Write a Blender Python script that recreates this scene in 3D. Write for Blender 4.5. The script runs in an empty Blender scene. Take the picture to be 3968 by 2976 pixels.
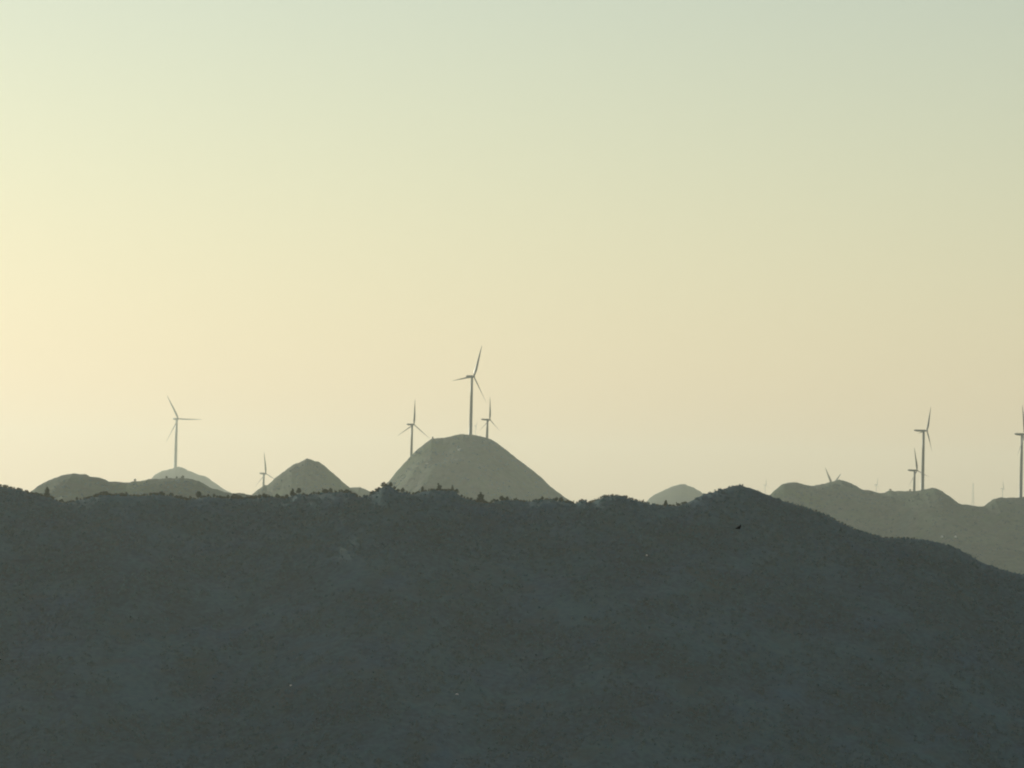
import bpy, bmesh, math, random
import numpy as np
from mathutils import Vector, Matrix

random.seed(7)
RNG = np.random.default_rng(11)
SC = bpy.context.scene
COL = SC.collection
R = math.radians

# ------------------------------------------------------------------ camera
# Photograph pixels (3968 x 2976) are turned into rays through this telephoto
# camera; every thing then gets its own distance (Y, metres) and real size.
F = 13000.0                       # focal length in photograph pixels
HOR = 2010.0                      # eye level at the picture's middle column
PITCH = math.atan((HOR - 1488.0) / F)
ROLL = R(1.5)                     # the towers lean: the camera was held a little tilted
_cr, _sr = math.cos(ROLL), math.sin(ROLL)
FWD = np.array([0, math.cos(PITCH), math.sin(PITCH)])
UP0 = np.array([0, -math.sin(PITCH), math.cos(PITCH)])
RT0 = np.array([1.0, 0, 0])
CRT = _cr * RT0 + _sr * UP0
CUP = -_sr * RT0 + _cr * UP0


def at(px, py, D):
    """photo pixel(s) + distance -> world point(s)"""
    px, py = np.asarray(px, float), np.asarray(py, float)
    x, y = (px - 1984.0) / F, -(py - 1488.0) / F
    d = FWD + x[..., None] * CRT + y[..., None] * CUP
    return d / d[..., 1:2] * np.asarray(D, float)[..., None]


# ------------------------------------------------------------------ noise
def _hash(ix, iy, seed):
    h = (ix.astype(np.int64) * 374761393 + iy.astype(np.int64) * 668265263 + seed * 144665) & 0x7fffffff
    h = ((h ^ (h >> 13)) * 1274126177) & 0x7fffffff
    return ((h ^ (h >> 16)) & 0xffff) / 65535.0 * 2 - 1


def vnoise(x, y, seed=0):
    ix, iy = np.floor(x), np.floor(y)
    fx, fy = x - ix, y - iy
    fx, fy = fx * fx * (3 - 2 * fx), fy * fy * (3 - 2 * fy)
    a, b = _hash(ix, iy, seed), _hash(ix + 1, iy, seed)
    c, d = _hash(ix, iy + 1, seed), _hash(ix + 1, iy + 1, seed)
    return (a * (1 - fx) + b * fx) * (1 - fy) + (c * (1 - fx) + d * fx) * fy


def fbm(x, y, seed=0, octv=5, gain=0.5):
    v, a = 0, 1.0
    for o in range(octv):
        v = v + a * vnoise(x, y, seed + o * 17)
        x, y, a = x * 2.03 + 5.1, y * 2.03 + 1.7, a * gain
    return v


def sstep(t):
    t = np.clip(t, 0, 1)
    return t * t * (3 - 2 * t)


# ------------------------------------------------------------------ object helpers
def tag(o, label=None, cat=None, group=None, kind=None):
    if label: o['label'] = label
    if cat: o['category'] = cat
    if group: o['group'] = group
    if kind: o['kind'] = kind
    return o


def mesh_np(name, V, Fc, mat=None, smooth=False):
    """mesh from numpy verts (n,3) and faces (m,3|4)"""
    me = bpy.data.meshes.new(name)
    V = np.ascontiguousarray(V, np.float32); Fc = np.ascontiguousarray(Fc, np.int32)
    k = Fc.shape[1]
    me.vertices.add(len(V)); me.vertices.foreach_set('co', V.ravel())
    me.loops.add(Fc.size); me.loops.foreach_set('vertex_index', Fc.ravel())
    me.polygons.add(len(Fc))
    me.polygons.foreach_set('loop_start', np.arange(0, Fc.size, k, dtype=np.int32))
    me.update(calc_edges=True)
    me.polygons.foreach_set('use_smooth', np.full(len(Fc), smooth, bool))
    if mat: me.materials.append(mat)
    return me


def link(name, me, parent=None, loc=None):
    o = bpy.data.objects.new(name, me)
    COL.objects.link(o)
    if parent: o.parent = parent
    if loc is not None: o.location = loc
    return o


def bm_mesh(name, bm, mat, smooth=True):
    me = bpy.data.meshes.new(name)
    bmesh.ops.recalc_face_normals(bm, faces=bm.faces)
    bm.to_mesh(me); bm.free()
    for p in me.polygons: p.use_smooth = smooth
    if mat: me.materials.append(mat)
    return me


def loft(bm, rings, caps=True):
    """rings: list of lists of coordinates with equal length"""
    vs = [[bm.verts.new(c) for c in r] for r in rings]
    n = len(vs[0])
    for a, b in zip(vs, vs[1:]):
        for i in range(n):
            bm.faces.new((a[i], a[(i + 1) % n], b[(i + 1) % n], b[i]))
    if caps:
        bm.faces.new(vs[0][::-1]); bm.faces.new(vs[-1])
    return vs


def ring(c, ax, r, n=12, r2=None, ref=None):
    ax = Vector(ax).normalized()
    ref = Vector(ref) if ref else (Vector((0, 0, 1)) if abs(ax.z) < .9 else Vector((1, 0, 0)))
    u = ax.cross(ref).normalized(); v = ax.cross(u)
    r2 = r if r2 is None else r2
    return [Vector(c) + u * (math.cos(2 * math.pi * i / n) * r) + v * (math.sin(2 * math.pi * i / n) * r2) for i in range(n)]


def bar(bm, a, b, ra, rb=None, n=6):
    a, b = Vector(a), Vector(b)
    rb = ra if rb is None else rb
    loft(bm, [ring(a, b - a, ra, n), ring(b, b - a, rb, n)])


# ------------------------------------------------------------------ materials
def new_mat(name):
    m = bpy.data.materials.new(name); m.use_nodes = True
    nt = m.node_tree
    return m, nt, nt.nodes, nt.links, nt.nodes['Principled BSDF']


def ramp(N, stops):
    r = N.new('ShaderNodeValToRGB')
    el = r.color_ramp.elements
    while len(el) < len(stops): el.new(0.5)
    for e, (p, c) in zip(el, stops):
        e.position = p; e.color = (*c, 1)
    return r


def veg_mat(name, cols, big, small, patch=None, bump=0.0, rough=0.95, w=(0.55, 0.45)):
    """ground cover: large and small noise mixed into one colour ramp, plus an optional patch colour"""
    m, nt, N, L, B = new_mat(name)
    tc = N.new('ShaderNodeTexCoord')
    n1 = N.new('ShaderNodeTexNoise'); n1.inputs['Scale'].default_value = 1 / big; n1.inputs['Detail'].default_value = 6
    n2 = N.new('ShaderNodeTexNoise'); n2.inputs['Scale'].default_value = 1 / small; n2.inputs['Detail'].default_value = 3
    for n in (n1, n2): L.new(tc.outputs['Object'], n.inputs['Vector'])
    a = N.new('ShaderNodeMath'); a.operation = 'MULTIPLY'; a.inputs[1].default_value = w[0]
    b = N.new('ShaderNodeMath'); b.operation = 'MULTIPLY_ADD'; b.inputs[1].default_value = w[1]
    L.new(n1.outputs['Fac'], a.inputs[0]); L.new(n2.outputs['Fac'], b.inputs[0]); L.new(a.outputs[0], b.inputs[2])
    r = ramp(N, [(0.34 + 0.32 * i / (len(cols) - 1), c) for i, c in enumerate(cols)])
    L.new(b.outputs[0], r.inputs['Fac'])
    out = r.outputs['Color']
    if patch:
        colr, scale, lo, hi = patch
        n3 = N.new('ShaderNodeTexNoise'); n3.inputs['Scale'].default_value = 1 / scale; n3.inputs['Detail'].default_value = 4
        L.new(tc.outputs['Object'], n3.inputs['Vector'])
        mr = N.new('ShaderNodeMapRange'); mr.inputs['From Min'].default_value = lo; mr.inputs['From Max'].default_value = hi
        L.new(n3.outputs['Fac'], mr.inputs['Value'])
        mx = N.new('ShaderNodeMix'); mx.data_type = 'RGBA'
        L.new(mr.outputs['Result'], mx.inputs['Factor']); L.new(out, mx.inputs['A']); mx.inputs['B'].default_value = (*colr, 1)
        out = mx.outputs['Result']
    L.new(out, B.inputs['Base Color'])
    B.inputs['Roughness'].default_value = rough
    B.inputs['Specular IOR Level'].default_value = 0.1
    if bump:
        bp = N.new('ShaderNodeBump'); bp.inputs['Strength'].default_value = 0.6; bp.inputs['Distance'].default_value = bump
        L.new(n2.outputs['Fac'], bp.inputs['Height']); L.new(bp.outputs['Normal'], B.inputs['Normal'])
    return m


def plain_mat(name, col, rough=0.6, var=0.12, scale=0.5, spec=0.3):
    m, nt, N, L, B = new_mat(name)
    tc = N.new('ShaderNodeTexCoord')
    n = N.new('ShaderNodeTexNoise'); n.inputs['Scale'].default_value = scale; n.inputs['Detail'].default_value = 5
    L.new(tc.outputs['Object'], n.inputs['Vector'])
    r = ramp(N, [(0.3, tuple(c * (1 - var) for c in col)), (0.7, tuple(min(1, c * (1 + var)) for c in col))])
    L.new(n.outputs['Fac'], r.inputs['Fac']); L.new(r.outputs['Color'], B.inputs['Base Color'])
    B.inputs['Roughness'].default_value = rough
    B.inputs['Specular IOR Level'].default_value = spec
    return m


def leaf_mat(name, a, b, trans=0.12):
    m, nt, N, L, B = new_mat(name)
    tc = N.new('ShaderNodeTexCoord')
    oi = N.new('ShaderNodeObjectInfo')
    n = N.new('ShaderNodeTexNoise'); n.inputs['Scale'].default_value = 0.7; n.inputs['Detail'].default_value = 3
    L.new(tc.outputs['Object'], n.inputs['Vector'])
    ad = N.new('ShaderNodeMath'); ad.operation = 'MULTIPLY_ADD'; ad.inputs[1].default_value = 0.35
    L.new(oi.outputs['Random'], ad.inputs[0]); L.new(n.outputs['Fac'], ad.inputs[2])
    r = ramp(N, [(0.4, a), (0.85, b)])
    L.new(ad.outputs[0], r.inputs['Fac'])
    tr = N.new('ShaderNodeBsdfTranslucent'); L.new(r.outputs['Color'], tr.inputs['Color'])
    L.new(r.outputs['Color'], B.inputs['Base Color']); B.inputs['Roughness'].default_value = 0.9
    B.inputs['Specular IOR Level'].default_value = 0.1
    mx = N.new('ShaderNodeMixShader'); mx.inputs[0].default_value = trans
    L.new(B.outputs[0], mx.inputs[1]); L.new(tr.outputs[0], mx.inputs[2])
    L.new(mx.outputs[0], N['Material Output'].inputs['Surface'])
    return m


#NEARCOL
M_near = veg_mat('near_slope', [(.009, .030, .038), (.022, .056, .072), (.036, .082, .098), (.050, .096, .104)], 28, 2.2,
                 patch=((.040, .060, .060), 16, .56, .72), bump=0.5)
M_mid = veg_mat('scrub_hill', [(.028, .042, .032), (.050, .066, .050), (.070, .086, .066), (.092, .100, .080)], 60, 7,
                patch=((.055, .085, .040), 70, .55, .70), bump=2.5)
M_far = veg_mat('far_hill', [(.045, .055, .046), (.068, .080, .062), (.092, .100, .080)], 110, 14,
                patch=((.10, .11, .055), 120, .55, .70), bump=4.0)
M_ground = veg_mat('valley_ground', [(.03, .04, .025), (.05, .055, .035), (.075, .07, .05)], 120, 9, bump=1.0)
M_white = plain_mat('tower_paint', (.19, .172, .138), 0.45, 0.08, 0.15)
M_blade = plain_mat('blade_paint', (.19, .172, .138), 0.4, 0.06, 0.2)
M_steel = plain_mat('galvanised_steel', (.28, .28, .27), 0.5, 0.15, 1.0)
M_trunk = plain_mat('bark', (.06, .048, .035), 0.95, 0.3, 2.0, 0.1)
M_leaf = leaf_mat('foliage', (.022, .034, .020), (.050, .062, .034))
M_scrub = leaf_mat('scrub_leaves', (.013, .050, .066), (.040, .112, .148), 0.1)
def broad_tones(m, tones, scale):
    """stands of different scrub: broad patches of slightly different leaf colour"""
    N, L = m.node_tree.nodes, m.node_tree.links
    tc = N.new('ShaderNodeTexCoord'); n = N.new('ShaderNodeTexNoise')
    n.inputs['Scale'].default_value = 1 / scale; n.inputs['Detail'].default_value = 3; n.inputs['Distortion'].default_value = .6
    L.new(tc.outputs['Object'], n.inputs['Vector'])
    r = ramp(N, [(.32 + .36 * i / (len(tones) - 1), t) for i, t in enumerate(tones)]); L.new(n.outputs['Fac'], r.inputs['Fac'])
    B = N['Principled BSDF']; src = B.inputs['Base Color'].links[0].from_socket
    mx = N.new('ShaderNodeMix'); mx.data_type = 'RGBA'; mx.blend_type = 'MULTIPLY'; mx.inputs['Factor'].default_value = 1
    L.new(src, mx.inputs['A']); L.new(r.outputs['Color'], mx.inputs['B']); L.new(mx.outputs['Result'], B.inputs['Base Color'])
broad_tones(M_scrub, [(.74, 1.0, 1.04), (.92, 1.0, .94), (.78, 1.05, .98), (.94, 1.0, 1.0), (.74, .98, 1.10)], 30)
broad_tones(M_near, [(.74, 1.0, 1.04), (.92, 1.0, .94), (.78, 1.05, .98), (.94, 1.0, 1.0), (.74, .98, 1.10)], 30)
broad_tones(M_mid, [(.80, 1.0, .95), (1.05, .98, .85), (.85, 1.08, .80), (1.08, .98, .95)], 45)
M_bird = plain_mat('black_feathers', (.004, .004, .004), 0.9, 0.3, 20, 0.05)
M_rock = plain_mat('pale_rock', (.55, .53, .48), 0.9, 0.25, 1.2, 0.2)

# ------------------------------------------------------------------ ground sheet
BASE = -172.0


def ground_z(x, y):
    r = np.hypot(x, y)
    knoll = -1.7 - 0.36 * (np.sqrt(r * r + 9.0) - 3.0) * (1 + 0.08 * fbm(x / 60, y / 60, 5, 3))
    z = np.maximum(knoll, BASE + 3.0 * fbm(x / 400, y / 400, 9, 4))
    return z


rad = np.concatenate([[0.0], np.geomspace(0.6, 15500, 120)])
ang = np.linspace(0, 2 * np.pi, 193)[:-1]
gx = rad[:, None] * np.cos(ang)[None]; gy = rad[:, None] * np.sin(ang)[None]
gz = ground_z(gx, gy)
na = len(ang)
V = np.stack([gx, gy, gz], -1).reshape(-1, 3)
i, j = np.meshgrid(np.arange(len(rad) - 1), np.arange(na), indexing='ij')
Fq = np.stack([i * na + j, (i + 1) * na + j, (i + 1) * na + (j + 1) % na, i * na + (j + 1) % na], -1).reshape(-1, 4)
tag(link('ground', mesh_np('ground', V, Fq, M_ground, True)),
    'dark valley ground below the hills', 'ground', kind='structure')


# ------------------------------------------------------------------ hills
def smooth1d(a, k):
    k = max(1, int(k))
    pad = np.pad(a, (k, k), mode='edge')
    ker = np.hanning(2 * k + 1); ker /= ker.sum()
    return np.convolve(pad, ker, 'valid')


class Hill:
    """a ridge whose crest passes through traced points at its own distance, with real front and back slopes"""
    def __init__(s, pts, D, sf, sb, lf, lb, mat, label, amp, rough, rc, seed, step=2.0, Ls=150.0, dshape=None):
        pts = np.array(sorted(pts), float)
        px = np.arange(pts[0, 0], pts[-1, 0] + .1, step)
        py = np.interp(px, pts[:, 0], pts[:, 1])
        py = smooth1d(py, 3)
        Dx = D + (dshape(px) if dshape else 0 * px)
        P = at(px, py, Dx)
        # run the ends down to the valley
        def tail(p, sgn):
            n = 60
            t = np.arange(1, n + 1) / n
            h = p[2] - BASE + 10
            run = h * 1.9
            return np.stack([p[0] + sgn * run * t, np.full(n, p[1]), p[2] - h * (0.75 * t + 0.25 * t * t)], -1)
        P = np.vstack([tail(P[0], -1)[::-1], P, tail(P[-1], 1)])
        s.X, s.Y0, s.Z = P[:, 0], P[:, 1], P[:, 2]
        s.D = D
        s.Z = s.Z + rough * fbm(s.X / (rough * 9), s.X * 0 + seed, seed, 3)
        dx = np.gradient(s.X).mean()
        s.Zs = smooth1d(s.Z, max(2, max(Ls * 0.55, 60) / dx))
        s.par = (sf, sb, rc, amp, seed, Ls)
        fr = np.concatenate([np.linspace(0, rc * 3, 16), rc * 3 + (lf - rc * 3) * np.linspace(0, 1, 110)[1:] ** 1.25])
        bk = np.concatenate([np.linspace(0, rc * 3, 10), rc * 3 + (lb - rc * 3) * np.linspace(0, 1, 40)[1:] ** 1.4])
        S = np.concatenate([-bk[:0:-1], fr])
        SS, XX = np.meshgrid(S, s.X, indexing='ij')
        YY = s.Y0[None] - SS
        ZZ = s.height(XX, SS)
        n, m = XX.shape
        i, j = np.meshgrid(np.arange(n - 1), np.arange(m - 1), indexing='ij')
        Fq = np.stack([i * m + j, (i + 1) * m + j, (i + 1) * m + j + 1, i * m + j + 1], -1).reshape(-1, 4)
        me = mesh_np('hill', np.stack([XX, YY, ZZ], -1).reshape(-1, 3), Fq, mat, True)
        s.ob = tag(link('hill', me), label, 'hill', kind='structure')

    def height(s, X, S):
        sf, sb, rc, amp, seed, Ls = s.par
        a = np.abs(S)
        w = sstep(a / Ls)
        prof = np.interp(X, s.X, s.Z) * (1 - w) + np.interp(X, s.X, s.Zs) * w
        sl = np.where(S > 0, sf, sb)
        drop = sl * (np.sqrt(a * a + rc * rc) - rc)
        nz = fbm(X / (amp * 9), (S + X * 0.2) / (amp * 12), seed + 40, 5) * amp * sstep(a / (amp * 12))
        fine = fbm(X / 6, S / 6, seed + 80, 2) * 0.25 * sstep(a / 12)
        return np.maximum(prof - drop + nz + fine, BASE - 8)

    def crest(s, px, py_guess=1900):
        """world point on the crest in the picture column px"""
        x = at(px, py_guess, s.D)[0]
        for _ in range(3):
            y = np.interp(x, s.X, s.Y0); z = np.interp(x, s.X, s.Z)
            # solve the column again with the true height (camera roll shifts it a little)
            d = np.array([x, y, z]); cx = d @ CRT / (d @ FWD)
            x += ((px - 1984) / F - cx) * y
        return np.array([x, np.interp(x, s.X, s.Y0), np.interp(x, s.X, s.Z)])

    def hit(s, px, py):
        """where the ray through a pixel meets the front slope"""
        lo = None
        for S in np.linspace(0, 600, 1500):
            p = at(px, py, s.D - S)
            y0 = np.interp(p[0], s.X, s.Y0)
            z = float(s.height(np.array([p[0]]), np.array([y0 - p[1]]))[0])
            if z <= p[2] and lo is not None:
                return np.array([p[0], p[1], z])
            lo = z
        return p


NEAR = [(-900, 1700), (-500, 1790), (-200, 1850), (0, 1884), (45, 1894), (80, 1899), (113, 1910), (160, 1920), (203, 1932), (255, 1953), (305, 1938), (350, 1930),
        (396, 1920), (500, 1924), (560, 1922), (613, 1918), (658, 1922), (730, 1940), (800, 1926), (850, 1929), (900, 1932), (960, 1933), (1000, 1932), (1060, 1926),
        (1110, 1932), (1160, 1912), (1200, 1918), (1260, 1909), (1320, 1906), (1360, 1910), (1390, 1928), (1440, 1922), (1470, 1900),
        (1490, 1884), (1512, 1884), (1540, 1906), (1600, 1916), (1640, 1905), (1690, 1901), (1760, 1903), (1790, 1927), (1850, 1943), (1890, 1953),
        (1930, 1941), (1985, 1938), (2040, 1946), (2100, 1936), (2150, 1941), (2226, 1954), (2250, 1942), (2268, 1941), (2283, 1952),
        (2310, 1940), (2340, 1926), (2370, 1922), (2400, 1925), (2440, 1934), (2500, 1951), (2560, 1963), (2630, 1960), (2670, 1945), (2699, 1932), (2721, 1919), (2749, 1910),
        (2767, 1907), (2783, 1898), (2805, 1895), (2839, 1884), (2853, 1881), (2871, 1882), (2896, 1888), (2930, 1899), (2963, 1914), (2986, 1919),
        (3000, 1930), (3036, 1942), (3072, 1954), (3104, 1962), (3128, 1972), (3157, 1981), (3178, 1987), (3200, 1997), (3224, 2011), (3256, 2026),
        (3277, 2036), (3304, 2049), (3342, 2062), (3386, 2073), (3415, 2082), (3446, 2085), (3500, 2087), (3577, 2090), (3604, 2096),
        (3644, 2104), (3685, 2119), (3739, 2142), (3794, 2174), (3848, 2197), (3902, 2213), (3929, 2220), (3968, 2228), (4100, 2270), (4400, 2390), (4900, 2560)]
near = Hill(NEAR, 1300, .47, .42, 470, 480, M_near, 'dark scrub covered ridge filling the lower half of the view', 1.2, .10, 14, 3, 3.0, 55,
            dshape=lambda p: 14 * np.sin(p / 420.0) + 8 * np.sin(p / 150.0 + 1))

L1 = Hill([(90, 1935), (105, 1914), (120, 1905), (140, 1891), (170, 1871), (203, 1857), (237, 1844), (268, 1838), (283, 1833), (295, 1835), (305, 1838), (320, 1839), (332, 1837),
           (350, 1846), (385, 1852), (411, 1859), (425, 1866), (450, 1867), (500, 1869), (520, 1864), (545, 1866), (560, 1860), (585, 1856),
           (620, 1854), (645, 1853), (680, 1854), (710, 1851), (740, 1856), (770, 1864), (795, 1878), (825, 1893), (850, 1900), (880, 1907),
           (902, 1911), (930, 1911), (955, 1914), (975, 1918), (1010, 1925), (1050, 1945)],
          2900, .36, .36, 640, 560, M_mid, 'grey green double humped hill behind the left end of the near ridge', 10, .35, 22, 21, 2.0, 120)
P1 = Hill([(545, 1885), (570, 1868), (585, 1856), (600, 1841), (615, 1831), (628, 1825), (645, 1822), (675, 1813), (690, 1808), (705, 1812), (730, 1823), (750, 1831),
           (772, 1842), (795, 1846), (812, 1855), (820, 1864), (840, 1877), (868, 1896), (895, 1910), (920, 1919), (960, 1930)],
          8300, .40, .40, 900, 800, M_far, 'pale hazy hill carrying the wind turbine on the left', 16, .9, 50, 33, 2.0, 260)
C1 = Hill([(935, 1965), (960, 1938), (975, 1917), (1000, 1897), (1023, 1880), (1035, 1880), (1050, 1868), (1070, 1849), (1100, 1827), (1140, 1798), (1160, 1793), (1180, 1782),
           (1188, 1776), (1205, 1781), (1220, 1787), (1235, 1789), (1255, 1802), (1280, 1825), (1310, 1850), (1330, 1869), (1357, 1891),
           (1380, 1906), (1410, 1926), (1440, 1946)],
          3900, .50, .50, 480, 480, M_mid, 'grey pointed conical hill with a notched tip', 11, .3, 20, 45, 2.0, 150)
K1 = Hill([(1300, 1935), (1340, 1899), (1360, 1890), (1380, 1888), (1395, 1887), (1412, 1894), (1430, 1903), (1445, 1908), (1470, 1922), (1500, 1945)],
          4600, .42, .42, 560, 500, M_mid, 'low pale knoll between the conical hill and the round hill', 11, .35, 26, 52, 2.0, 150)
B1 = Hill([(1400, 1950), (1440, 1915), (1475, 1892), (1506, 1866), (1517, 1852), (1537, 1827), (1556, 1806), (1576, 1785), (1596, 1761), (1615, 1744), (1635, 1728), (1655, 1711),
           (1667, 1704), (1676, 1697), (1684, 1699), (1713, 1697), (1741, 1693), (1764, 1686), (1784, 1682), (1811, 1683), (1831, 1684), (1862, 1690),
           (1890, 1697), (1913, 1707), (1941, 1728), (1968, 1748), (2007, 1780), (2046, 1809), (2066, 1824), (2095, 1847), (2125, 1878),
           (2145, 1895), (2164, 1909), (2200, 1934), (2228, 1951), (2280, 1985)],
          4200, .50, .50, 540, 500, M_mid, 'big grey round topped hill below the tallest wind turbine', 9, .3, 34, 61, 2.0, 180)
P2 = Hill([(2470, 1980), (2490, 1960), (2505, 1944), (2518, 1929), (2540, 1915), (2560, 1905), (2590, 1892), (2615, 1881), (2635, 1877), (2655, 1877), (2670, 1883),
           (2685, 1889), (2705, 1899), (2720, 1910), (2740, 1921), (2765, 1936), (2800, 1960)],
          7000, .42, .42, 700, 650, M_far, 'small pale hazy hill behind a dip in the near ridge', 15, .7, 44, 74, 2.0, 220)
R1 = Hill([(2930, 1970), (2960, 1937), (2986, 1916), (3000, 1902), (3020, 1884), (3035, 1875), (3060, 1869), (3085, 1869), (3110, 1876), (3145, 1883), (3170, 1879), (3200, 1873),
           (3225, 1866), (3250, 1859), (3270, 1862), (3290, 1869), (3310, 1879), (3330, 1891), (3345, 1898), (3365, 1898), (3390, 1906),
           (3415, 1911), (3430, 1908), (3445, 1901), (3468, 1903), (3520, 1903), (3550, 1902), (3575, 1898), (3590, 1896),
           (3610, 1890), (3625, 1891), (3640, 1897), (3670, 1918), (3690, 1931), (3715, 1951), (3730, 1956), (3745, 1954), (3765, 1958), (3790, 1962), (3810, 1963),
           (3830, 1950), (3850, 1934), (3875, 1927), (3890, 1928), (3905, 1930), (3915, 1927), (3935, 1929), (3968, 1925), (4050, 1915), (4200, 1960),
           (4450, 2010), (4700, 2080)],
          4000, .40, .42, 640, 560, M_mid, 'long grey rolling hill on the right carrying three wind turbines', 12, .3, 26, 83, 2.0, 150,
          dshape=lambda p: 60 * np.sin(p / 160.0))
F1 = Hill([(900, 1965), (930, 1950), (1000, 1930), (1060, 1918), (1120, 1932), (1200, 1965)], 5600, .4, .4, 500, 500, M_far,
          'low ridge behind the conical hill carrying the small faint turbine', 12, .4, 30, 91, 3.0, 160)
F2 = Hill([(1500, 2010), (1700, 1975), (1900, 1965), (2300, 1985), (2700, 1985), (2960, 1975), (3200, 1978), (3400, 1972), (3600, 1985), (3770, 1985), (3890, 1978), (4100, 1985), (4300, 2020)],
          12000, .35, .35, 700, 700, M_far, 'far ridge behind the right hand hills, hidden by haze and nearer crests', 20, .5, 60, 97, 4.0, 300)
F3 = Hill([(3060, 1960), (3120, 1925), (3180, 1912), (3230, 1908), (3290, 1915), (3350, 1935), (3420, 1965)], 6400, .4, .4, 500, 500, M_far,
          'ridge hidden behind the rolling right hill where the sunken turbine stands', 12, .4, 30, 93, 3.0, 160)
HILLS = [near, L1, P1, C1, K1, B1, P2, R1, F1, F2, F3]


def land_z(x, y):
    z = float(ground_z(np.array([x]), np.array([y]))[0])
    for h in HILLS:
        if h.X[0] < x < h.X[-1]:
            z = max(z, float(h.height(np.array([x]), np.array([np.interp(x, h.X, h.Y0) - y]))[0]))
    return z


# ------------------------------------------------------------------ wind turbines
def blade_mesh(L):
    bm = bmesh.new()
    rings = []
    for t in np.linspace(0, 1, 12):
        z = 0.9 + t * (L - 0.9)
        if t < .08: ch, th = L * .045, L * .042
        else:
            u = (t - .08) / .92
            ch = L * (.080 * (1 - u) ** 0.9 + .010) * (1 if u > .12 else .75 + 2.1 * u)
            th = ch * (.46 - .26 * u)
        tw = R(24 * (1 - t) ** 2 + 38)                       # twist: root turned out of the rotor plane
        pts = []
        for k in range(8):
            a = 2 * math.pi * k / 8
            cx, cy = math.cos(a) * ch * .5 + ch * .15 * min(1, t * 4), math.sin(a) * th * .5
            # rotor axis = +X, chord lies along Y, thickness along X
            pts.append(Vector((cx * math.sin(tw) + cy * math.cos(tw), cx * math.cos(tw) - cy * math.sin(tw), z)))
        rings.append(pts)
    loft(bm, rings)
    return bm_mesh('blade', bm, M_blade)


def make_turbine(hub, base_z, L, k, theta, nac, off, tw, label):
    """hub: world hub centre; L blade length; k: apparent width of the rotor; theta: first blade from vertical"""
    phi = -math.asin(k)
    hx, hy, hz = hub
    ca, sa = math.cos(phi), math.sin(phi)
    tx, ty = hx - off * ca, hy - off * sa                    # tower axis behind the hub
    H = hz - base_z
    root = bpy.data.objects.new('wind_turbine', None); COL.objects.link(root)
    root.location = (tx, ty, base_z); root.rotation_euler = (0, 0, phi)
    tag(root, label, 'wind turbine', 'wind turbines on the hills')
    nh = L * .078                                            # nacelle height
    bm = bmesh.new()
    loft(bm, [ring((0, 0, z), (0, 0, 1), r, 20) for z, r in
              ((-3, tw * .66), (0, tw * .62), (.3, tw * .56), (H * .33, tw * .5), (H * .66, tw * .44), (H - nh * .5, tw * .37))])
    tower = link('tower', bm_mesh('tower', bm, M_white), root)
    bm = bmesh.new()                                         # door with its frame at the foot
    bmesh.ops.create_cube(bm, size=1, matrix=Matrix.Translation((0, -tw * .575, 1.7)) @ Matrix.Diagonal((1.1, .3, 2.4, 1)))
    link('door', bm_mesh('door', bm, M_steel, False), tower)
    bm = bmesh.new()                                         # nacelle: rounded, tapering to the rear
    def rr(x, w, h, zc):
        out = []
        for q in range(16):
            a = 2 * math.pi * (q + .5) / 16
            c, s_ = math.cos(a), math.sin(a)
            out.append(Vector((x, math.copysign(abs(c) ** .5, c) * w / 2, zc + math.copysign(abs(s_) ** .5, s_) * h / 2)))
        return out
    fx = off * .62
    loft(bm, [rr(fx, nh * .72, nh * .72, H), rr(fx - nh * .3, nh * .95, nh * .98, H), rr(-nac * .3, nh, nh * 1.06, H - nh * .02),
              rr(-nac * .72, nh * .92, nh * .95, H + nh * .03), rr(-nac * .95, nh * .7, nh * .62, H + nh * .12), rr(-nac, nh * .5, nh * .4, H + nh * .14)])
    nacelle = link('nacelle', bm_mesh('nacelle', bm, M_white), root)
    bm = bmesh.new()                                         # wind vane on the roof
    bar(bm, (-nac * .8, 0, H + nh * .45), (-nac * .8, 0, H + nh * .95), .09)
    bar(bm, (-nac * .8 - .5, 0, H + nh * .9), (-nac * .8 + .5, 0, H + nh * .9), .07)
    link('wind_vane', bm_mesh('wind_vane', bm, M_steel), nacelle)
    hr = L * .028
    bm = bmesh.new()
    loft(bm, [ring((x, 0, H), (1, 0, 0), r, 16) for x, r in
              ((fx + .02, hr * .9), (off - hr * .6, hr * 1.1), (off + hr * .4, hr * 1.05), (off + hr * 1.1, hr * .75), (off + hr * 1.5, hr * .3))])
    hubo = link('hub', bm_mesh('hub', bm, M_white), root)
    bme = blade_mesh(L)
    for q in range(3):
        b = link('blade', bme, hubo)
        # positive theta swings the blade towards +Y (picture right)
        b.matrix_local = Matrix.Translation((off, 0, H)) @ Matrix.Rotation(-(R(theta) + q * 2 * math.pi / 3), 4, 'X')
    return root


def turbine(hpx, hpy, hill, back, Lpx, k, theta, label, nac_px=26, off_px=9, tw_px=12):
    """hub at a picture position, standing `back` metres behind the crest line of a hill"""
    D = float(hill.crest(hpx - off_px)[1]) + back
    m = D / F
    hub = at(hpx, hpy, D)
    c = math.cos(math.asin(k))
    off = off_px * m / c
    bz = land_z(hub[0] - off * c, hub[1] + off * k)
    return make_turbine(hub, bz, Lpx * m, k, theta, nac_px * m / c, off, tw_px * m, label)


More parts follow.
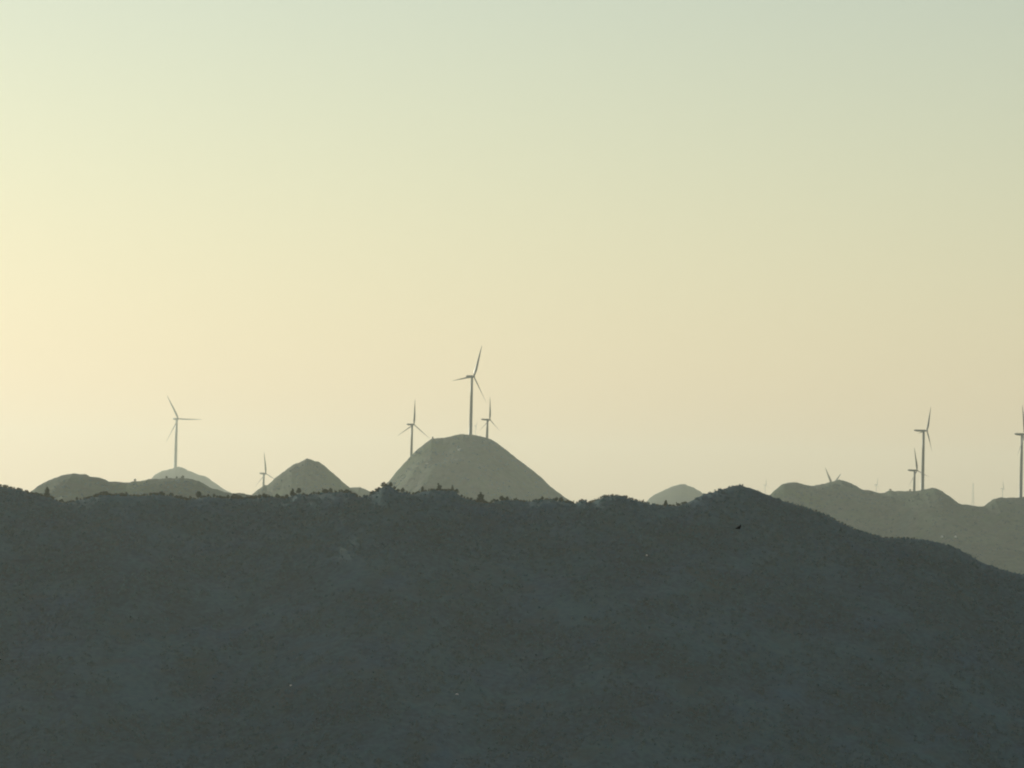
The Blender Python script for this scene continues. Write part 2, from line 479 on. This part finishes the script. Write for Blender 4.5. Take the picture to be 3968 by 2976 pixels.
turbine(1836, 1459, B1, 0, 131, .62, 20, 'tallest wind turbine on top of the big round hill', 22, 7, 12)
turbine(1604, 1645, B1, 55, 97, .72, 1, 'wind turbine rising behind the left shoulder of the big round hill', 21, 7, 10)
turbine(1898, 1626, B1, 45, 88, .52, -2, 'short wind turbine just right of the tallest one, behind the hill crown', 24, 9, 10)
turbine(691, 1623, P1, 0, 103, .82, -31, 'lone wind turbine standing on the pale hazy hill', 16, 7, 11)
turbine(1030, 1835, F1, 0, 84, .58, -10, 'small faint wind turbine half hidden by the conical hill', 17, 8, 9)
turbine(3225, 1884, F3, 0, 122, .38, -55, 'wind turbine sunk behind the rolling hill with only blade tips showing', 24, 9, 11)
turbine(3554, 1823, R1, 40, 92, .62, -16, 'shorter turbine of the close pair on the right hill', 24, 9, 10)
turbine(3592, 1669, R1, 0, 102, .46, 22, 'tall turbine of the close pair on the right hill', 35, 12, 12)
turbine(3971, 1683, R1, 0, 117, .48, -17, 'wind turbine cut off by the right edge of the view', 26, 10, 12)
turbine(3889, 1894, F2, 0, 34, .6, -12, 'faint distant turbine beside the one at the right edge', 8, 3, 2.6)
turbine(1845, 1650, F2, 0, 24, .3, 40, 'faint far turbine between the tallest one and its short neighbour', 5, 2, 2.0)
turbine(3399, 1878, F2, 0, 30, .6, 10, 'faint far turbine above the saddle of the rolling hill', 7, 3, 2.3)
turbine(2969, 1880, F2, 0, 30, .6, -5, 'faintest turbine in the notch right of the dark ridge top', 7, 3, 2.3)

# ------------------------------------------------------------------ lattice mast (far, between the right turbines)
top = at(3771, 1866, 12000); bot = at(3769, 1985, 12000)
bot[2] = land_z(bot[0], bot[1]) - .5
mast = bpy.data.objects.new('lattice_mast', None); COL.objects.link(mast)
mast.location = (bot[0], bot[1], bot[2])
tag(mast, 'thin faint lattice mast in the dip between the right hand turbines', 'mast')
Hm = float(top[2] - bot[2])
def wd(z): return 3.6 * (1 - z / Hm) + 1.1
for sx, sy in ((1, 1), (-1, 1), (-1, -1), (1, -1)):
    bm = bmesh.new()
    bar(bm, (sx * wd(0), sy * wd(0), -2), (sx * wd(Hm * .95), sy * wd(Hm * .95), Hm * .95), .30, .22)
    link('leg', bm_mesh('leg', bm, M_steel), mast)
bm = bmesh.new()
zz = np.linspace(0, Hm * .94, 15)
for a, b in zip(zz, zz[1:]):
    cs = [(1, 1), (-1, 1), (-1, -1), (1, -1)]
    for q in range(4):
        c, d = cs[q], cs[(q + 1) % 4]
        bar(bm, (c[0] * wd(a), c[1] * wd(a), a), (d[0] * wd(b), d[1] * wd(b), b), .13, n=4)
        bar(bm, (d[0] * wd(a), d[1] * wd(a), a), (c[0] * wd(b), c[1] * wd(b), b), .13, n=4)
link('bracing', bm_mesh('bracing', bm, M_steel, False), mast)
bm = bmesh.new(); bar(bm, (0, 0, Hm * .93), (0, 0, Hm * 1.04), .22, .1)
link('antenna', bm_mesh('antenna', bm, M_steel), mast)
for zf, sx in ((.88, -1), (.62, 1)):
    bm = bmesh.new()
    loft(bm, [ring((sx * wd(Hm * zf), -wd(Hm * zf) - e, Hm * zf), (0, 1, 0), r, 16) for e, r in ((0, .4), (.3, 1.1), (1.0, 1.25), (1.05, 1.1))])
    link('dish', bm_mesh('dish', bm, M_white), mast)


# ------------------------------------------------------------------ trees along the crest of the near ridge
def leaf_cloud(blobs, n, size, seed):
    """small leaf clumps spread through a few ellipsoids; numpy quads"""
    g = np.random.default_rng(seed)
    w = np.array([b[3] * b[4] * b[5] for b in blobs]) ** .7
    idx = g.choice(len(blobs), n, p=w / w.sum())
    B = np.array(blobs)[idx]
    d = g.normal(size=(n, 3)); d /= np.linalg.norm(d, axis=1)[:, None]
    r = g.uniform(.35, 1.08, (n, 1)) ** .6
    c = B[:, :3] + d * r * B[:, 3:6]
    a = g.normal(size=(n, 3)); a /= np.linalg.norm(a, axis=1)[:, None]
    b = np.cross(a, g.normal(size=(n, 3))); b /= np.linalg.norm(b, axis=1)[:, None]
    s = size * g.uniform(.55, 1.3, (n, 1))
    V = np.stack([c - a * s - b * s * .5, c + a * s * .2 - b * s * .7, c + a * s + b * s * .3, c - a * s * .3 + b * s * .8], 1).reshape(-1, 3)
    return V, np.arange(4 * n).reshape(-1, 4)


def tree_protos():
    """meshes one unit high: (trunk, crown) per kind"""
    out = {}
    kinds = {
        'round': [((0, 0, .62, .34, .34, .34), (-.2, .05, .5, .24, .24, .22), (.22, -.04, .52, .22, .24, .24), (.05, 0, .82, .2, .2, .18))],
        'wide': [((0, 0, .58, .55, .42, .32), (-.42, .05, .5, .30, .26, .24), (.45, -.05, .55, .28, .28, .26), (.12, 0, .8, .26, .24, .18), (-.2, 0, .76, .22, .2, .2))],
        'slim': [((0, 0, .5, .17, .17, .32), (.02, 0, .78, .11, .11, .22), (-.07, .03, .35, .14, .14, .18))],
        'ragged': [((.03, 0, .55, .24, .22, .22), (-.16, 0, .72, .16, .14, .14), (.18, .05, .86, .12, .12, .13), (0, -.05, .35, .24, .2, .16))],
        'cone': [((0, 0, .3, .27, .27, .2), (0, 0, .52, .2, .2, .2), (0.01, 0, .73, .13, .13, .17), (0, 0, .92, .06, .06, .1))],
    }
    sd = 100
    for kname, vs in kinds.items():
        out[kname] = []
        for rep in range(3):
            g = np.random.default_rng(sd + rep)
            blobs = [tuple(np.array(b) * (1 + g.uniform(-.14, .14, 6)) + np.array([g.uniform(-.05, .05), 0, 0, 0, 0, 0])) for b in vs[0]]
            Vl, Fl = leaf_cloud(blobs, 260 if kname != 'wide' else 380, .075, sd + rep)
            zmax = np.percentile(Vl[:, 2], 99.5)
            Vl[:, 2] /= zmax
            crown = mesh_np('crown', Vl, Fl, M_leaf)
            bm = bmesh.new()
            loft(bm, [ring((g.uniform(-.02, .02), 0, z), (0, 0, 1), r, 7) for z, r in ((-.12, .055), (.1, .042), (.35, .034), (.62, .018))])
            for b in blobs[:4]:
                bar(bm, (0, 0, .22 + g.uniform(0, .15)), (b[0] * .8, b[1] * .8, b[2]), .02, .008, 5)
            trunk = bm_mesh('trunk', bm, M_trunk)
            out[kname].append((trunk, crown))
        sd += 10
    return out


PROTO = tree_protos()
G_CREST = 'trees along the crest of the near ridge'


def plant(kind, base, h, label, group, wide=1.0, cat='tree', name='tree'):
    trunk, crown = random.choice(PROTO[kind])
    root = bpy.data.objects.new(name, None); COL.objects.link(root)
    root.location = base; root.scale = (h * wide, h * wide, h)
    root.rotation_euler = (0, 0, random.uniform(0, 6.28))
    tag(root, label, cat, group)
    for n_, me in (('trunk', trunk), ('crown', crown)):
        c = bpy.data.objects.new(n_, me); COL.objects.link(c); c.parent = root
    return root


def on_crest(px, dy):
    p = near.crest(px)
    S = -dy
    z = float(near.height(np.array([p[0]]), np.array([S]))[0])
    return np.array([p[0], p[1] - S, z])


# trees the photo shows one by one: (pixel column, tip row, kind, width, label)
MARKED = [
    (181, 1887, 'cone', 1.0, 'narrow tree tip standing over the left foot of the double humped hill'),
    (490, 1906, 'ragged', .9, 'dark tree in front of the saddle of the double humped hill'),
    (769, 1903, 'round', .9, 'dark tree below the turbine hill, at the right foot of the double humped hill'),
    (1133, 1895, 'slim', 1.5, 'left tree of the pair before the foot of the conical hill'),
    (1156, 1890, 'round', .9, 'right tree of the pair before the foot of the conical hill'),
    (1072, 1913, 'round', .8, 'small round tree below the left slope of the conical hill'),
    (1253, 1892, 'ragged', .9, 'ragged tree under the right slope of the conical hill'),
    (1280, 1891, 'round', .9, 'rounded tree under the right slope of the conical hill'),
    (1345, 1896, 'wide', 1.2, 'broad flat crowned tree before the foot of the conical hill'),
    (1486, 1868, 'wide', .9, 'big bushy tree on the mound at the left foot of the round hill'),
    (1514, 1868, 'round', .8, 'tall tree on the right side of the mound by the round hill'),
    (1559, 1889, 'round', .8, 'small lone tree before the left base of the round hill'),
    (1703, 1872, 'ragged', .9, 'tallest forked tree on the crest below the round hill'),
    (1753, 1881, 'slim', 1.2, 'slim tree spire on the crest below the round hill'),
    (1771, 1894, 'round', .8, 'tree at the step where the crest drops below the round hill'),
    (1862, 1907, 'cone', 1.25, 'tall rounded tree standing alone in the dip below the round hill'),
    (1945, 1921, 'round', 1.0, 'round tree just right of the dip below the round hill'),
    (2102, 1922, 'round', .9, 'round tree below the right slope of the round hill'),
    (2156, 1925, 'round', .8, 'yellowish tree at the right foot of the round hill'),
    (2256, 1933, 'wide', 1.1, 'dome shaped clump of tree beside the notch in the ridge'),
    (2350, 1917, 'wide', 1.2, 'wide dome of foliage on the low swell right of the round hill'),
    (2428, 1918, 'round', .8, 'bumpy tree on the right side of the low swell'),
    (2490, 1935, 'ragged', .9, 'ragged tree at the left foot of the small pale hill'),
    (2579, 1939, 'slim', 1.5, 'slim leaning tree in front of the small pale hill'),
    (2625, 1945, 'ragged', 1.0, 'short ragged tree at the right foot of the small pale hill'),
]
used = []
def place_tree(px, tip, kind, wide, label, group=G_CREST, dy=0.0):
    b = on_crest(px, dy)
    m = b[1] / F
    pt = at(px, tip, b[1])
    h = max(.8, pt[2] - b[2]) + .5
    b[2] -= .5
    plant(kind, tuple(b), float(h), label, group, wide)
    used.append(px)

for px, tip, kind, wide, label in MARKED:
    place_tree(px, tip, kind, wide, label)

# the silhouette between them (tree tops), followed by the rest of the crest trees
SIL = np.array([(0, 1879), (25, 1877), (45, 1889), (77, 1893), (95, 1901), (113, 1908), (136, 1910), (158, 1912), (203, 1925), (226, 1938), (255, 1944), (283, 1935), (305, 1926),
                (321, 1931), (350, 1922), (396, 1906), (429, 1914), (463, 1916), (500, 1914), (568, 1912), (613, 1909), (658, 1913), (703, 1926), (749, 1929), (794, 1915),
                (839, 1916), (900, 1920), (975, 1922), (1000, 1921), (1056, 1916), (1086, 1923), (1113, 1923), (1142, 1909), (1185, 1911), (1203, 1913), (1240, 1905),
                (1267, 1901), (1294, 1902), (1362, 1903), (1375, 1920), (1400, 1918), (1436, 1917), (1452, 1902), (1466, 1890), (1525, 1888), (1550, 1897), (1590, 1910),
                (1631, 1901), (1681, 1894), (1744, 1897), (1789, 1920), (1828, 1937), (1850, 1936), (1880, 1934), (1891, 1947), (1914, 1939), (1959, 1929), (2000, 1934),
                (2041, 1940), (2072, 1932), (2127, 1933), (2170, 1934), (2210, 1940), (2226, 1948), (2283, 1948), (2316, 1932), (2335, 1921), (2380, 1917), (2407, 1919),
                (2441, 1929), (2479, 1940), (2500, 1946), (2547, 1957), (2602, 1956), (2647, 1951), (2670, 1941), (2721, 1916), (2767, 1904), (2805, 1892), (2853, 1879),
                (2896, 1886), (2963, 1911), (3000, 1926), (3072, 1950), (3128, 1968), (3178, 1980), (3224, 2007), (3277, 2031), (3342, 2057), (3415, 2079), (3482, 2081),
                (3577, 2087), (3685, 2117), (3794, 2172), (3902, 2211), (3968, 2225)], float)
SEC = [(0, 130, 'low dark tree on the ridge at the left end, before the double humped hill'),
       (130, 560, 'dark tree in the row below the double humped hill'),
       (560, 990, 'dark tree in the row below the pale turbine hill'),
       (990, 1400, 'dark tree in the row below the conical hill'),
       (1400, 1800, 'dark tree in the row below the left half of the round hill'),
       (1800, 2235, 'dark tree in the row below the right half of the round hill'),
       (2235, 2500, 'low tree on the swell right of the round hill'),
       (2500, 2660, 'dark tree in the row before the small pale hill')]
px = 3.0
while px < 2660:
    near_marked = min(abs(px - u) for u in used[:len(MARKED)])
    if near_marked > 7:
        tip = np.interp(px, SIL[:, 0], SIL[:, 1]) + random.choice((0, 0, 1, 3, 5, 7)) - random.choice((0, 0, 2, 4, 7))
        lab = next(l for a, b, l in SEC if a <= px < b)
        spiky = 990 < px < 2235
        if spiky: tip -= random.choice((0, 0, 0, 2, 4, 8))
        place_tree(px, tip, random.choice(('round', 'wide', 'ragged', 'wide', 'round', 'cone') if spiky else ('round', 'wide', 'wide', 'ragged', 'round', 'cone')),
                   random.choice((.8, 1.0, 1.3, 1.6) if spiky else (.8, 1.0, 1.2, 1.5, 1.9)), lab,
                   lab.replace('dark tree', 'dark trees').replace('low tree', 'low trees').replace('low dark trees', 'low dark trees'), random.uniform(-4, 3))
    px += random.uniform(9.5, 15.5)
# fuzz of low bushes on the smooth right shoulder
px = 2690.0
while px < 3560:
    if px > 3010 or random.random() < .15:
        tip = np.interp(px, SIL[:, 0], SIL[:, 1]) + random.uniform(-3.0, 2.5)
        b = on_crest(px, random.uniform(-2, 2)); pt = at(px, tip, b[1])
        h = float(np.clip(pt[2] - b[2], .3, 1.0))
        b[2] -= .2
        lab = ('low bush on the bald summit of the dark ridge' if px < 3010 else 'low bush on the long right shoulder of the dark ridge')
        plant(random.choice(('round', 'ragged', 'wide')), tuple(b), h + .2, lab, lab.replace('bush', 'bushes'), random.uniform(.9, 1.5), 'bush', 'bush')
    px += random.uniform(8, 17)


# a few trees on the crests of the middle hills
def far_tree(hill, px, tip, kind, wide, label):
    b = hill.crest(px); pt = at(px, tip, b[1])
    h = max(2.0, float(pt[2] - b[2])) + .8
    b[2] -= .8
    plant(kind, tuple(b), h, label, 'lone trees on the crests of the middle hills', wide)


for hill, px_, tip, kd, wd_, lb in [
        (L1, 523, 1859, 'round', 1.0, 'dark tree on the left rise of the double humped hill saddle'),
        (L1, 645, 1846, 'wide', .9, 'left one of the lone trees in front of the pale turbine hill'),
        (L1, 684, 1850, 'round', .8, 'middle one of the lone trees in front of the pale turbine hill'),
        (L1, 709, 1845, 'wide', .8, 'right one of the lone trees in front of the pale turbine hill'),
        (B1, 1677, 1692, 'round', 1.0, 'tiny bush on the left corner of the round hill summit'),
        (R1, 3450, 1895, 'wide', 1.0, 'bushy lump in the saddle of the rolling right hill'),
        (R1, 3526, 1896, 'round', 1.0, 'small bush left of the close pair of turbines')]:
    far_tree(hill, px_, tip, kd, wd_, lb)


# ------------------------------------------------------------------ scrub on the slopes (uncountable)
def scrub(hill, n, xr, sr, size, leaves, mat, label, seed, bare=-1):
    g = np.random.default_rng(seed)
    X = g.uniform(xr[0], xr[1], n); S = sr[0] + (sr[1] - sr[0]) * g.uniform(0, 1, n)
    dens = fbm(X / 14, S / 14, seed, 3)
    ok = (dens > g.uniform(-.9, .5, n)) | (S < bare)
    X, S = X[ok], S[ok]; n = len(X)
    Y = np.interp(X, hill.X, hill.Y0) - S
    Z = hill.height(X, S)
    h = size * g.uniform(.45, 1.25, n) ** 1.3
    h *= np.clip(.45 + np.abs(S) / 45, 0, 1)
    d = g.normal(size=(n, leaves, 3)); d /= np.linalg.norm(d, axis=2)[..., None]
    d[..., 2] = np.abs(d[..., 2])
    c = np.stack([X, Y, Z], -1)[:, None] + d * (h[:, None, None] * np.array([.62, .62, .8])) * g.uniform(.5, 1, (n, leaves, 1))
    a = g.normal(size=(n, leaves, 3)); a /= np.linalg.norm(a, axis=2)[..., None]
    b = np.cross(a, g.normal(size=(n, leaves, 3))); b /= np.linalg.norm(b, axis=2)[..., None]
    s = (h[:, None, None] * .36) * g.uniform(.6, 1.2, (n, leaves, 1))
    V = np.stack([c - a * s - b * s * .6, c + a * s - b * s * .4, c + a * s * .4 + b * s], 2).reshape(-1, 3)
    me = mesh_np('scrub', V, np.arange(len(V)).reshape(-1, 3), mat)
    return tag(link('undergrowth', me), label, 'undergrowth', kind='stuff')


scrub(near, 46000, (-250, 300), (2, 300), 1.5, 10, M_scrub, 'dense dark low scrub all over the near ridge slope', 5, 60)
scrub(B1, 2600, (-210, 120), (24, 300), 3.0, 7, M_scrub, 'scattered scrub on the big round hill', 6)
scrub(C1, 1500, (-330, -140), (24, 240), 2.6, 7, M_scrub, 'scattered scrub on the conical hill', 7)
scrub(L1, 3000, (-440, -200), (20, 260), 2.4, 7, M_scrub, 'scattered scrub on the double humped hill', 8)
scrub(R1, 4500, (270, 680), (24, 380), 2.6, 7, M_scrub, 'scattered scrub on the long rolling right hill', 9)


# ------------------------------------------------------------------ pale boulders on the slopes
def boulder(hill, px, py, w, label, seed):
    p = hill.hit(px, py)
    bm = bmesh.new()
    bmesh.ops.create_icosphere(bm, subdivisions=3, radius=1)
    g = random.Random(seed)
    ph = [g.uniform(0, 6) for _ in range(6)]
    for v in bm.verts:
        c = v.co
        f = 1 + .16 * math.sin(3.1 * c.x + ph[0]) + .13 * math.sin(4.2 * c.y + ph[1]) + .12 * math.sin(5 * c.z + ph[2]) + .05 * math.sin(11 * c.x + 9 * c.z + ph[3])
        v.co = Vector((c.x * f * w * .62, c.y * f * w * .5, c.z * f * w * .42 + w * .18))
    o = link('boulder', bm_mesh('boulder', bm, M_rock, False), None, tuple(p))
    o.rotation_euler = (0, 0, g.uniform(0, 6))
    tag(o, label, 'boulder', 'pale boulders showing on the slopes')


boulder(B1, 1781, 1745, 3.4, 'pale boulder high on the round hill under the tallest turbine', 1)
boulder(B1, 1655, 1798, 2.4, 'smaller pale boulder on the left flank of the round hill', 2)
boulder(R1, 3650, 2082, 2.7, 'left one of two pale boulders low on the rolling right hill', 3)
boulder(R1, 3702, 2081, 2.3, 'right one of two pale boulders low on the rolling right hill', 4)
boulder(near, 1127, 2656, .7, 'small pale rock on the lower left of the dark slope', 5)
boulder(near, 1771, 2690, .7, 'small pale rock near the bottom middle of the dark slope', 6)
boulder(near, 2506, 2151, .6, 'small pale rock on the upper slope right of centre', 7)


# ------------------------------------------------------------------ the bird crossing in front of the slope
def make_bird():
    D = 130.0
    m = D / F
    me = bpy.data.meshes.new('bird')
    # joints: tail, rump, body, shoulder, neck, head, beak, then the two wings
    J = [(0, .095, .004), (0, .055, .002), (0, .015, -.006), (0, -.02, -.004), (0, -.045, .004), (0, -.065, .008), (0, -.088, .006),
         (.035, -.02, .006), (.075, -.012, .022), (.118, .012, .044), (-.035, -.02, .006), (-.075, -.012, .022), (-.118, .012, .044)]
    E = [(0, 1), (1, 2), (2, 3), (3, 4), (4, 5), (5, 6), (3, 7), (7, 8), (8, 9), (3, 10), (10, 11), (11, 12)]
    RAD = [(.030, .010), (.026, .022), (.040, .040), (.040, .038), (.026, .026), (.024, .024), (.004, .004),
           (.034, .030), (.030, .024), (.012, .010), (.034, .030), (.030, .024), (.012, .010)]
    me.from_pydata(J, E, [])
    o = link('bird', me)
    md = o.modifiers.new('skin', 'SKIN')
    for v, r in zip(me.skin_vertices[0].data, RAD): v.radius = r
    me.skin_vertices[0].data[2].use_root = True
    sd = o.modifiers.new('sub', 'SUBSURF'); sd.levels = 2; sd.render_levels = 2
    dg = bpy.context.evaluated_depsgraph_get()
    new = bpy.data.meshes.new_from_object(o.evaluated_get(dg))
    o.modifiers.clear(); o.data = new
    new.name = 'bird'
    new.materials.clear(); new.materials.append(M_bird)
    for p in new.polygons: p.use_smooth = True
    o.location = tuple(at(2863, 2045, D)); o.scale = (1.15, 1.3, 1.35)
    o.rotation_euler = (R(8), R(-36), R(14))
    tag(o, 'black bird gliding with tilted wings in front of the dark ridge', 'bird')


make_bird()

# ------------------------------------------------------------------ haze: one closed box of even, pale air
bm = bmesh.new()
bmesh.ops.create_cube(bm, size=1, matrix=Matrix.Translation((0, 0, 80)) @ Matrix.Diagonal((31400, 31400, 560, 1)))
hm = bpy.data.materials.new('haze_air'); hm.use_nodes = True
hn = hm.node_tree; hn.nodes.clear()
ho = hn.nodes.new('ShaderNodeOutputMaterial'); hv = hn.nodes.new('ShaderNodeVolumePrincipled')
hv.inputs['Color'].default_value = (.98, 1.0, .87, 1)
HAZE_D = 6.0e-5
hv.inputs['Density'].default_value = HAZE_D
hv.inputs['Anisotropy'].default_value = 0.4
hn.links.new(hv.outputs[0], ho.inputs['Volume'])
haze = link('haze', bm_mesh('haze', bm, hm, False))
tag(haze, 'thin warm evening haze lying over the hills', 'haze', kind='stuff')

# ------------------------------------------------------------------ light
SUN_EL, SUN_AZ = R(12.5), R(-34.5)                 # azimuth from +Y, negative = left
w = bpy.data.worlds.new('World'); SC.world = w; w.use_nodes = True
wn = w.node_tree; bg = wn.nodes['Background']
sky = wn.nodes.new('ShaderNodeTexSky'); sky.sky_type = 'NISHITA'; sky.sun_disc = False
sky.sun_elevation = SUN_EL; sky.sun_rotation = SUN_AZ
sky.air_density = 2.4; sky.dust_density = 0.35; sky.ozone_density = 1.0; sky.altitude = 300
hs = wn.nodes.new('ShaderNodeHueSaturation'); hs.inputs['Hue'].default_value = 0.515; hs.inputs['Saturation'].default_value = 0.74   # a milky, moist sky
tn = wn.nodes.new('ShaderNodeMix'); tn.data_type = 'RGBA'; tn.blend_type = 'MULTIPLY'; tn.inputs['Factor'].default_value = 1.0
tn.inputs['B'].default_value = (.855, .995, 1.42, 1)
wn.links.new(sky.outputs[0], hs.inputs['Color']); wn.links.new(hs.outputs[0], tn.inputs['A'])
wn.links.new(tn.outputs['Result'], bg.inputs['Color'])
bg.inputs['Strength'].default_value = 0.0995
sl = bpy.data.lights.new('sun', 'SUN'); sl.energy = 3.1; sl.angle = R(.53); sl.color = (1.0, .99, .80)
so = bpy.data.objects.new('sun', sl); COL.objects.link(so)
sd_ = Vector((math.sin(SUN_AZ) * math.cos(SUN_EL), math.cos(SUN_AZ) * math.cos(SUN_EL), math.sin(SUN_EL)))
so.rotation_euler = sd_.to_track_quat('Z', 'Y').to_euler()
so.location = (-300, -60, 250)

# ------------------------------------------------------------------ camera object
cd = bpy.data.cameras.new('camera'); co = bpy.data.objects.new('camera', cd); COL.objects.link(co)
cd.sensor_fit = 'HORIZONTAL'; cd.sensor_width = 36.0; cd.lens = 36.0 * F / 3968.0
cd.clip_start = 0.5; cd.clip_end = 60000
mw = Matrix.Identity(4)
for r_ in range(3):
    mw[r_][0], mw[r_][1], mw[r_][2] = CRT[r_], CUP[r_], -FWD[r_]
co.matrix_world = mw
SC.camera = co

vs = SC.view_settings
vs.view_transform = 'Standard'; vs.look = 'None'; vs.gamma = 1.0; vs.use_curve_mapping = False
vs.exposure = 0.0
SC.render.film_transparent = False
SC.cycles.max_bounces = 6; SC.cycles.volume_bounces = 1
SC.cycles.use_denoising = True
SC.cycles.pixel_filter_type = 'BLACKMAN_HARRIS'; SC.cycles.filter_width = 2.0      # the soft optics of a long phone zoom
